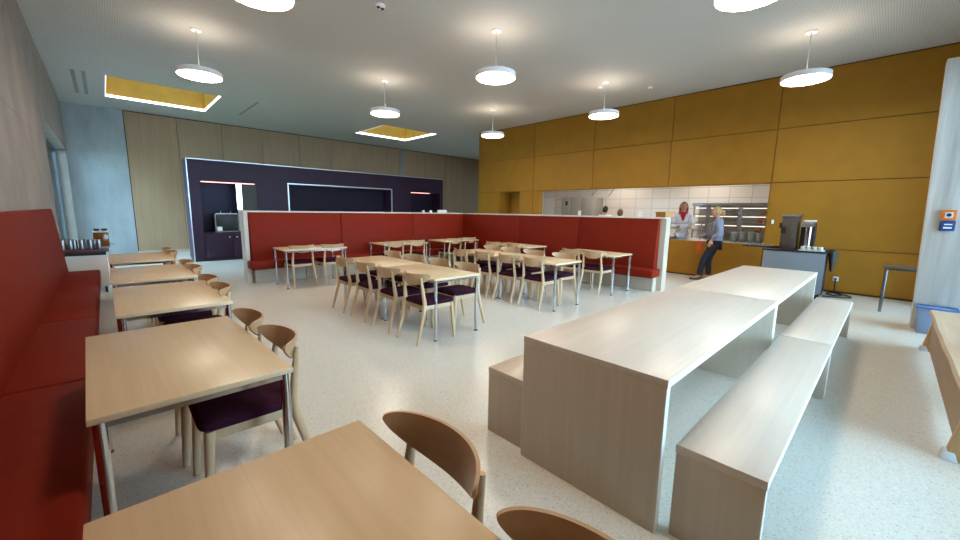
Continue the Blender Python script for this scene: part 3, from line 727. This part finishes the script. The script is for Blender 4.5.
MB().tube([(-.12, -.01, .02), (-.12, -.01, .45)], .055, 18).build('chrome_cylinder', M['chrome'], t, smooth=60)
B(-.2, -.1, .43, .1, .1, .52).build('tower_top', M['steel'], t, bevel=.008)
B(-.16, -.1, .53, .02, .08, .56).build('top_lid', M['white'], t, bevel=.006)
t = thing('cup_rack', 'white and grey rack of small cups at the front right edge of the cart', 'rack', (9.4, .94, .87))
B(-.1, -.16, 0, .1, .2, .02).build('rack_base', M['lightgrey'], t)
for i in range(4): MB().lathe([(.02, .02), (.033, .03), (.036, .08), (.03, .08)], (-.05, -.11+i*.085, 0), 14).build('cup', M['white'], t, smooth=50)
t = thing('cutlery_tray', 'flat dark cutlery tray overhanging the left end of the blue-grey cart', 'tray', (9.72, 1.66, .87))
B(-.22, -.16, 0, .2, .42, .03).build('tray_body', M['black'], t, bevel=.004)
for i in range(6): MB().tube([(-.18+i*.065, -.08, .035), (-.16+i*.065, .36, .04)], .012, 6).build('cutlery', M['chrome'], t, smooth=60)
t = thing('net_bag', 'dark net bag hanging on the right end of the blue-grey cart', 'bag', (9.62, .665, .5))
rows = []
for z, a, b in ((0, .05, .015), (.08, .1, .03), (.2, .17, .045), (.32, .24, .06), (.37, .22, .035)):
    rows.append([(a*math.cos(2*PI*k/20)+.03*z, b*math.sin(2*PI*k/20)*(1+.25*math.sin(k*2.4))-.0, z) for k in range(20)])
MB().grid(rows).build('bag_body', M['mesh'], t, smooth=60)
MB().tube([(-.15, 0, .36), (-.05, .05, .4), (.1, .05, .4), (.2, 0, .36)], .012, 8).build('bag_strap', M['cable'], t, smooth=60)
t = thing('wall_socket', 'white socket with black plug low on the ochre wall', 'socket', (XR, .635, .28))
B(-.012, -.045, -.045, 0, .045, .045).build('socket_plate', M['paper'], t, bevel=.003)
MB().tube([(-.012, 0, 0), (-.05, 0, 0)], .02, 12).build('plug', M['black'], t, smooth=60)
pts = catmull([(XR-.05, .635, .28), (XR-.07, .63, .1), (XR-.1, .62, .012), (XR-.3, .5, .012), (XR-.45, .6, .012), (XR-.3, .72, .012), (XR-.14, .62, .02), (XR-.3, .42, .012), (XR-.5, .36, .012), (XR-.62, .55, .012), (XR-.7, .75, .012)])
tag(MB().tube(pts, .012, 8).build('power_cable', M['cable'], smooth=60), 'black power cable coiled on the floor below the wall socket', 'cable')
o = B(-.022, -.022, -.045, 0, .022, .045).build('door_chime', M['paper'], bevel=.009, loc=(XR, 1.77, 1.37)); tag(o, 'small white round-edged fitting on the ochre wall beside the hatch', 'wall fitting')

# small steel table behind the pillar
t = thing('side_table', 'steel-legged side table half hidden behind the concrete pillar', 'table', (9.07, -.4, 0))
B(-.2, -.4, .715, .2, .41, .735).build('tabletop', plain('grey_brown_top', '5c5044', .4), t, bevel=.003)
mb = MB()
for bx in ((-.19, -.38, .68, -.165, .38, .715), (.165, -.38, .68, .19, .38, .715), (-.165, -.38, .68, .165, -.355, .715), (-.165, .355, .68, .165, .38, .715)): mb.box(*bx)
mb.build('table_frame', M['dark_steel'], t)
for x in (-.178, .178):
    for y in (-.368, .368): MB().tube([(x, y, 0), (x, y, .68)], .021, 14).build('leg', M['dark_steel'], t, smooth=60)

# call points on the pillar
t = thing('fire_call_point', 'orange square call point with round button on the concrete pillar', 'alarm button', (7.9-.002, -.497, 1.545))
B(-.05, -.066, -.065, .006, .066, .065).build('housing', M['orange'], t, bevel=.008)
B(-.053, -.035, -.035, -.05, .035, .035).build('front_plate', M['lightgrey'], t)
MB().tube([(-.053, 0, 0), (-.06, 0, 0)], .022, 20).build('button', M['black'], t, smooth=40)
t = thing('blue_call_point', 'deep blue square call point mounted under the orange one', 'alarm button', (7.9-.002, -.5, 1.405))
B(-.05, -.066, -.065, .014, .066, .065).build('housing', M['blue'], t, bevel=.008)
B(-.053, -.04, .012, -.05, .03, .026).build('white_marking', M['paper'], t); B(-.053, -.04, -.034, -.05, .034, -.014).build('white_marking', M['paper'], t)

# waste bin
t = thing('waste_bin', 'blue-grey plastic waste bin at the foot of the concrete pillar', 'bin', (7.73, -.54, 0))
MB().hexa([(-.1, -.14, 0), (.1, -.14, 0), (.1, .15, 0), (-.1, .15, 0), (-.13, -.175, .34), (.13, -.175, .34), (.13, .175, .34), (-.13, .175, .34)]).build('bin_body', M['bin'], t, bevel=.012)
mb = MB()
for bx in ((-.145, -.185, .338, -.115, .185, .355), (.115, -.185, .338, .145, .185, .355), (-.115, -.185, .338, .115, -.16, .355), (-.115, .16, .338, .115, .185, .355)): mb.box(*bx)
mb.build('bin_rim', M['bin_rim'], t, bevel=.004)

# live-edge wooden bench by the windows
t = thing('plank_bench', 'chunky live-edge wooden plank bench along the window front', 'bench', (0, 0, 0))
rows = []; n = 60
for i in range(n+1):
    x = 3.64+(6.82-3.64)*i/n
    e = .003*math.sin(x*2.6)+.002*math.sin(x*7.7+1)
    f_ = .01*math.sin(x*4.3+2)
    rows.append([(x, -.93+f_, .45), (x, -.435+e, .452), (x, -.418+e*1.2, .43), (x, -.45+e*.6, .385), (x, -.5, .375), (x, -.93+f_, .375)])
MB().grid(rows).build('plank', M['log'], t, smooth=50)
B(3.76, -.475, .05, 6.62, -.455, .38).build('front_panel', M['log_leg2'], t)
for x in (3.72, 6.66):
    l = MB().hexa([(x-.04, -.92, 0), (x+.04, -.92, 0), (x+.04, -.4, 0), (x-.04, -.4, 0), (x-.04, -.9, .378), (x+.04, -.9, .378), (x+.04, -.46, .378), (x-.04, -.46, .378)]).build('leg', M['log_leg'], t, bevel=.006)
    MB().hexa([(x-.05, -.46, 0), (x+.045, -.46, 0), (x+.045, -.385, 0), (x-.05, -.385, 0), (x-.044, -.44, .06), (x+.042, -.44, .06), (x+.042, -.395, .06), (x-.044, -.395, .06)]).build('foot_bracket', M['lightgrey'], l, bevel=.006)

# ------------------------------------------------------------------ people
def skin(name, chains, sub=2):
    """chains: list of polylines of (point, radius[, radius2]); equal points are welded. Returns an evaluated mesh."""
    V, R, E = [], [], []; idx = {}
    def vid(p, r):
        k = tuple(round(c, 4) for c in p)
        if k not in idx: idx[k] = len(V); V.append(p); R.append(r)
        return idx[k]
    for ch in chains:
        ids = [vid(*q[:2]) for q in ch]; E += list(zip(ids, ids[1:]))
    me = bpy.data.meshes.new(name); me.from_pydata(V, E, []); me.update()
    o = bpy.data.objects.new(name, me); C.objects.link(o)
    o.modifiers.new('Skin', 'SKIN'); s = o.modifiers.new('Sub', 'SUBSURF'); s.levels = sub; s.render_levels = sub
    for i, r in enumerate(R):
        r = r if isinstance(r, tuple) else (r, r)
        me.skin_vertices[0].data[i].radius = r; me.skin_vertices[0].data[i].use_root = (i == 0)
    dg = bpy.context.evaluated_depsgraph_get(); dg.update()
    out = bpy.data.meshes.new_from_object(o.evaluated_get(dg))
    bpy.data.objects.remove(o); bpy.data.meshes.remove(me)
    out.name = name
    return out
def merge(base, extra):
    """append (mesh, material) pieces to one mesh keeping materials per piece"""
    bm = bmesh.new(); me = bpy.data.meshes.new(base)
    for i, (m_, mat) in enumerate(extra):
        k = len(bm.faces); bm.from_mesh(m_); bm.faces.ensure_lookup_table()
        for f_ in bm.faces[k:]: f_.material_index = i; f_.smooth = True
        me.materials.append(mat)
    bm.to_mesh(me); bm.free()
    return me
def head_mesh(c, s, yaw, mat):
    """face looks along local +Y before the yaw; returns pieces"""
    m = MB(); n, k = 24, 18; rings = []
    for i in range(k+1):
        th = PI*(i+.02)/(k+.04); z = math.cos(th)*.118; ring_ = []
        for j in range(n):
            w = 2*PI*j/n; x, y = math.cos(w)*math.sin(th)*.076, math.sin(w)*math.sin(th)*.095
            if z < 0: x *= 1-.28*(z/.118)**2; y = y*(1-.12*(z/.118)**2)+(.012 if y > 0 else 0)*(-z/.118)
            if y > .05 and abs(x) < .022: y += .02*max(0, 1-abs(z+.012)/.035)*(1-abs(x)/.022)      # nose
            if y > .03 and abs(abs(x)-.03) < .016 and abs(z-.012) < .016: y -= .007                     # eye sockets
            ring_.append((x*s, y*s, z*s))
        rings.append(ring_)
    m.grid(rings)
    for sgn in (-1, 1): m.ball((sgn*.077*s, -.005*s, -.002*s), (.012*s, .02*s, .032*s), 10, 8)
    xf = Matrix.Translation(c) @ Matrix.Rotation(yaw, 4, 'Z')
    out = [(m.mesh('head', mat, smooth=80, xf=xf), mat)]
    e = MB()
    for sgn in (-1, 1): e.ball((sgn*.03*s, .083*s, .012*s), (.011*s, .007*s, .007*s), 8, 6)
    out.append((e.mesh('eyes', M['eye'], smooth=80, xf=xf), M['eye']))
    l_ = MB().ball((0, .09*s, -.052*s), (.022*s, .008*s, .008*s), 10, 6)
    out.append((l_.mesh('lips', M['lip'], smooth=80, xf=xf), M['lip']))
    return out
def hand_pieces(wrist, direction, side, mat):
    """palm and five separate, slightly curled fingers"""
    d = Vector(direction).normalized(); s_ = Vector(side); s_ = (s_-d*s_.dot(d)).normalized(); nrm = d.cross(s_); w = Vector(wrist)
    m = MB(); m.tube([w-d*.01, w+d*.03, w+d*.07, w+d*.09], [.024, .034, .038, .03], 12, squash=.5)
    for k, (o_, ln) in enumerate(((-.028, .068), (-.009, .08), (.01, .074), (.027, .056))):
        a = w+d*.083+s_*o_; m.tube([a, a+d*ln*.45+nrm*.004, a+d*ln*.78+nrm*.02, a+d*ln*.92+nrm*.036], [.0095, .009, .008, .006], 8)
    a = w+d*.025-s_*.03; m.tube([a, a+d*.03-s_*.02+nrm*.006, a+d*.058-s_*.024+nrm*.018], [.011, .0095, .0075], 8)
    return m.mesh('hand', mat, smooth=80), mat
def person(label, J, hair, clothes, skinmat, face_yaw, hand_dirs, loc=(0, 0, 0), rz=0, extras=None):
    """J: joint dict in local metres, person faces +Y"""
    t = thing('person', label, 'person', loc, rz)
    V = Vector
    pel, chest, neck, hd = J['pelvis'], J['chest'], J['neck'], J['head']
    mid = tuple((V(pel)+V(chest))/2)
    ch = [[(pel, (.135, .1)), (mid, (.12, .095)), (chest, (.14, .1)), (neck, .055), (tuple(V(hd)-V((0, .01, .05))), .05)]]
    for s in 'lr':
        sh, el, wr = J['sh'+s], J['el'+s], J['wr'+s]; ch.append([(chest, (.14, .1)), (sh, .06), (el, .042), (wr, .029)])
        hp, kn, an, to = J['hip'+s], J['kn'+s], J['an'+s], J['to'+s]; ch.append([(pel, (.135, .1)), (hp, .09), (kn, .06), (an, .042), (to, .035)])
    pieces = [(skin('body', ch), skinmat)]+head_mesh(V(hd), 1., face_yaw, skinmat)
    for s in 'lr':
        pieces.append(hand_pieces(J['wr'+s], hand_dirs[s][0], hand_dirs[s][1], skinmat))
    o = bpy.data.objects.new('body', merge('body', pieces)); C.objects.link(o); o.parent = t
    top, trs, sho = clothes
    c2 = [[(tuple(V(pel)-V((0, 0, .11))), (.158, .128)), (pel, (.162, .135)), (mid, (.155, .132)), (chest, (.165, .13)), (tuple(V(neck)-V((0, 0, .02))), .07)]]
    for s in 'lr':
        sh, el, wr = J['sh'+s], J['el'+s], J['wr'+s]; w2 = tuple(V(el)+(V(wr)-V(el))*.88)
        c2.append([(chest, (.165, .13)), (sh, .08), (el, .066), (w2, .048)])
    o = bpy.data.objects.new('shirt', skin('shirt', c2)); C.objects.link(o); o.parent = t; o.data.materials.append(top)
    o.data.polygons.foreach_set('use_smooth', [True]*len(o.data.polygons))
    c3 = []
    for s in 'lr':
        hp, kn, an = J['hip'+s], J['kn'+s], J['an'+s]
        c3.append([(tuple(V(pel)-V((0, 0, .02))), (.148, .116)), (hp, .103), (kn, .074), (tuple(V(an)+V((0, 0, .015))), .064)])
    o = bpy.data.objects.new('trousers', skin('trousers', c3)); C.objects.link(o); o.parent = t; o.data.materials.append(trs)
    o.data.polygons.foreach_set('use_smooth', [True]*len(o.data.polygons))
    for s in 'lr':
        a, b = V(J['an'+s]), V(J['to'+s]); dd = (b-a); dd.z = 0; dd.normalize(); base = V((a.x, a.y, 0))
        m = MB(); rows = []
        for q, wd, h in ((-.07, .025, .05), (-.05, .036, .075), (.02, .04, .085), (.1, .046, .06), (.16, .042, .045), (.195, .02, .03)):
            p = base+dd*q; sd = V((-dd.y, dd.x, 0)); rows.append([p-sd*wd+V((0, 0, .0)), p+sd*wd, p+sd*wd*.9+V((0, 0, h*.7)), p+V((0, 0, h)), p-sd*wd*.9+V((0, 0, h*.7))])
        m.grid(rows).build('shoe', sho, t, smooth=60)
    hm, kind = hair
    xf = Matrix.Translation(V(hd)) @ Matrix.Rotation(face_yaw, 4, 'Z')
    m = MB(); n = 24; rows = []
    for i in range(11):
        th = PI*.02+PI*.56*i/10; ring_ = []
        for j in range(n):
            w = 2*PI*j/n; front = max(0, math.sin(w)); tt = th if front <= 0 else min(th, PI*(.5-.24*front))
            ring_.append((math.cos(w)*math.sin(tt)*.086, math.sin(w)*math.sin(tt)*.103-.006, math.cos(tt)*.126+.004))
        rows.append(ring_)
    m.grid(rows)
    if kind == 'ponytail':
        m.tube([(0, -.09, .03), (0, -.135, .015), (0, -.15, -.04), (0, -.135, -.1)], [.022, .036, .034, .008], 12)
        m.ball((0, -.07, -.01), (.07, .045, .07))
    elif kind == 'long':
        for sx in (-1, 1): m.tube([(sx*.06, -.03, .06), (sx*.085, -.035, -.02), (sx*.085, -.03, -.1), (sx*.065, -.01, -.16)], [.03, .03, .03, .012], 12)
        m.tube([(0, -.06, .05), (0, -.085, -.03), (0, -.07, -.13)], [.06, .065, .03], 14)
    elif kind == 'short': m.ball((0, -.03, -.01), (.08, .075, .08))
    o = m.build('hair', hm, t, smooth=70); o.data.transform(xf)
    return t
def std(h=1.7):
    k = h/1.7
    J = dict(pelvis=(0, 0, .93), chest=(0, .0, 1.25), neck=(0, .0, 1.43), head=(0, .02, 1.575),
             shl=(-.175, 0, 1.37), shr=(.175, 0, 1.37), ell=(-.23, .02, 1.1), elr=(.23, .02, 1.1), wrl=(-.22, .12, .87), wrr=(.22, .12, .87),
             hipl=(-.085, 0, .86), hipr=(.085, 0, .86), knl=(-.09, .02, .48), knr=(.09, .02, .48), anl=(-.09, -.02, .08), anr=(.09, -.02, .08), tol=(-.1, .12, .035), tor=(.1, .12, .035))
    return {a: tuple(c*k for c in b) for a, b in J.items()}
# woman in front of the counter, leaning back, feet forward, facing along the counter towards the server
J = std(1.68)
J.update(pelvis=(0, -.1, .9), chest=(0, -.13, 1.22), neck=(0, -.11, 1.42), head=(0, -.06, 1.565), shl=(-.175, -.13, 1.36), shr=(.175, -.13, 1.36),
         ell=(-.25, -.2, 1.12), wrl=(-.21, -.03, .93), elr=(.23, -.04, 1.1), wrr=(.2, .2, 1.0), hipl=(-.085, -.09, .84), hipr=(.085, -.09, .84),
         knl=(-.09, .1, .48), knr=(.09, .02, .46), anl=(-.09, .16, .075), anr=(.1, -.02, .075), tol=(-.11, .3, .035), tor=(.11, .12, .035))
w1 = person('woman in pale blue shirt and dark jeans, blond ponytail, standing at the ochre counter', J, (M['blond'], 'ponytail'), (M['shirt_blue'], M['denim'], M['shoe']), M['skin'], .1,
       {'l': ((0, .35, -1), (0, 1, .3)), 'r': ((0, 1, .1), (1, 0, 0))}, (9.98, 2.81, 0), .2)
o = MB().ball((0, -.02, 1.12), (.135, .125, .2), 18, 12).build('shirt_front', M['grey_cloth'], w1, smooth=80)
# server behind the counter
J = std(1.85); J.update(ell=(-.26, .06, 1.17), wrl=(-.16, .3, 1.16), elr=(.26, .06, 1.17), wrr=(.12, .3, 1.16))
w2 = person('server in pale lilac tunic and red scarf behind the counter', J, (M['auburn'], 'long'), (M['tunic'], M['tunic'], M['shoe']), M['skin'], -.1,
       {'l': ((.2, 1, .05), (1, 0, 0)), 'r': ((-.2, 1, .05), (-1, 0, 0))}, (11.36, 3.93, 0), PI*.62)
m = MB(); rows = []
MB().tube([(math.cos(a)*.085, math.sin(a)*.085+.01, 1.555-.015*math.sin(a)) for a in [2*PI*k/20 for k in range(21)]], .034, 10, caps=False).build('scarf', M['scarf'], w2, smooth=80)
MB().hexa([(-.02, .12, 1.34), (.02, .12, 1.34), (.02, .15, 1.34), (-.02, .15, 1.34), (-.08, .085, 1.54), (.08, .085, 1.54), (.075, .135, 1.53), (-.075, .135, 1.53)]).build('scarf_tail', M['scarf'], w2, bevel=.008)
# two cooks of whom only the heads show
J = std(1.73)
person('cook with dark hair and white jacket, head showing above the partition', J, (M['darkhair'], 'short'), (M['cookwhite'], M['denim'], M['shoe']), M['skin'], 0, {'l': ((0, .6, -1), (0, 1, 0)), 'r': ((0, .6, -1), (0, 1, 0))}, (11.6, 6.37, 0), -PI*.5)
J = std(1.63)
person('cook with close-cropped brown hair, head showing beside the dark-haired cook', J, (plain('cropped_hair', '6a4a3c', .7), 'short'), (M['grey_cloth'], M['denim'], M['shoe']), M['darkskin'], 0, {'l': ((0, .6, -1), (0, 1, 0)), 'r': ((0, .6, -1), (0, 1, 0))}, (11.35, 5.74, 0), -PI*.5)

# ------------------------------------------------------------------ camera, sky, view
cam = bpy.data.cameras.new('camera'); co = bpy.data.objects.new('camera', cam); C.objects.link(co)
F, YAW, PITCH, ROLL = 389.43, .7633, -.1499, .0157
cy, sy = math.cos(YAW), math.sin(YAW)
fw = Vector((sy*math.cos(PITCH), cy*math.cos(PITCH), math.sin(PITCH))); rt = Vector((cy, -sy, 0)); up = rt.cross(fw)
r2 = rt*math.cos(ROLL)+up*math.sin(ROLL); u2 = -rt*math.sin(ROLL)+up*math.cos(ROLL)
co.matrix_world = Matrix(((r2.x, u2.x, -fw.x, 0), (r2.y, u2.y, -fw.y, 0), (r2.z, u2.z, -fw.z, 1.5), (0, 0, 0, 1)))
cam.sensor_width = 36; cam.lens = F*36/960; cam.clip_start = .02; cam.clip_end = 200
S.camera = co
wd = bpy.data.worlds.new('sky'); S.world = wd; wd.use_nodes = True
bg = wd.node_tree.nodes['Background']; bg.inputs['Color'].default_value = (.47, .75, 1., 1); bg.inputs['Strength'].default_value = 16.
S.view_settings.view_transform = 'Standard'; S.view_settings.look = 'None'; S.view_settings.gamma = 1; S.view_settings.exposure = .25
S.view_settings.use_curve_mapping = False
S.cycles.use_denoising = True; S.cycles.max_bounces = 8; S.cycles.diffuse_bounces = 5; S.cycles.sample_clamp_indirect = 6
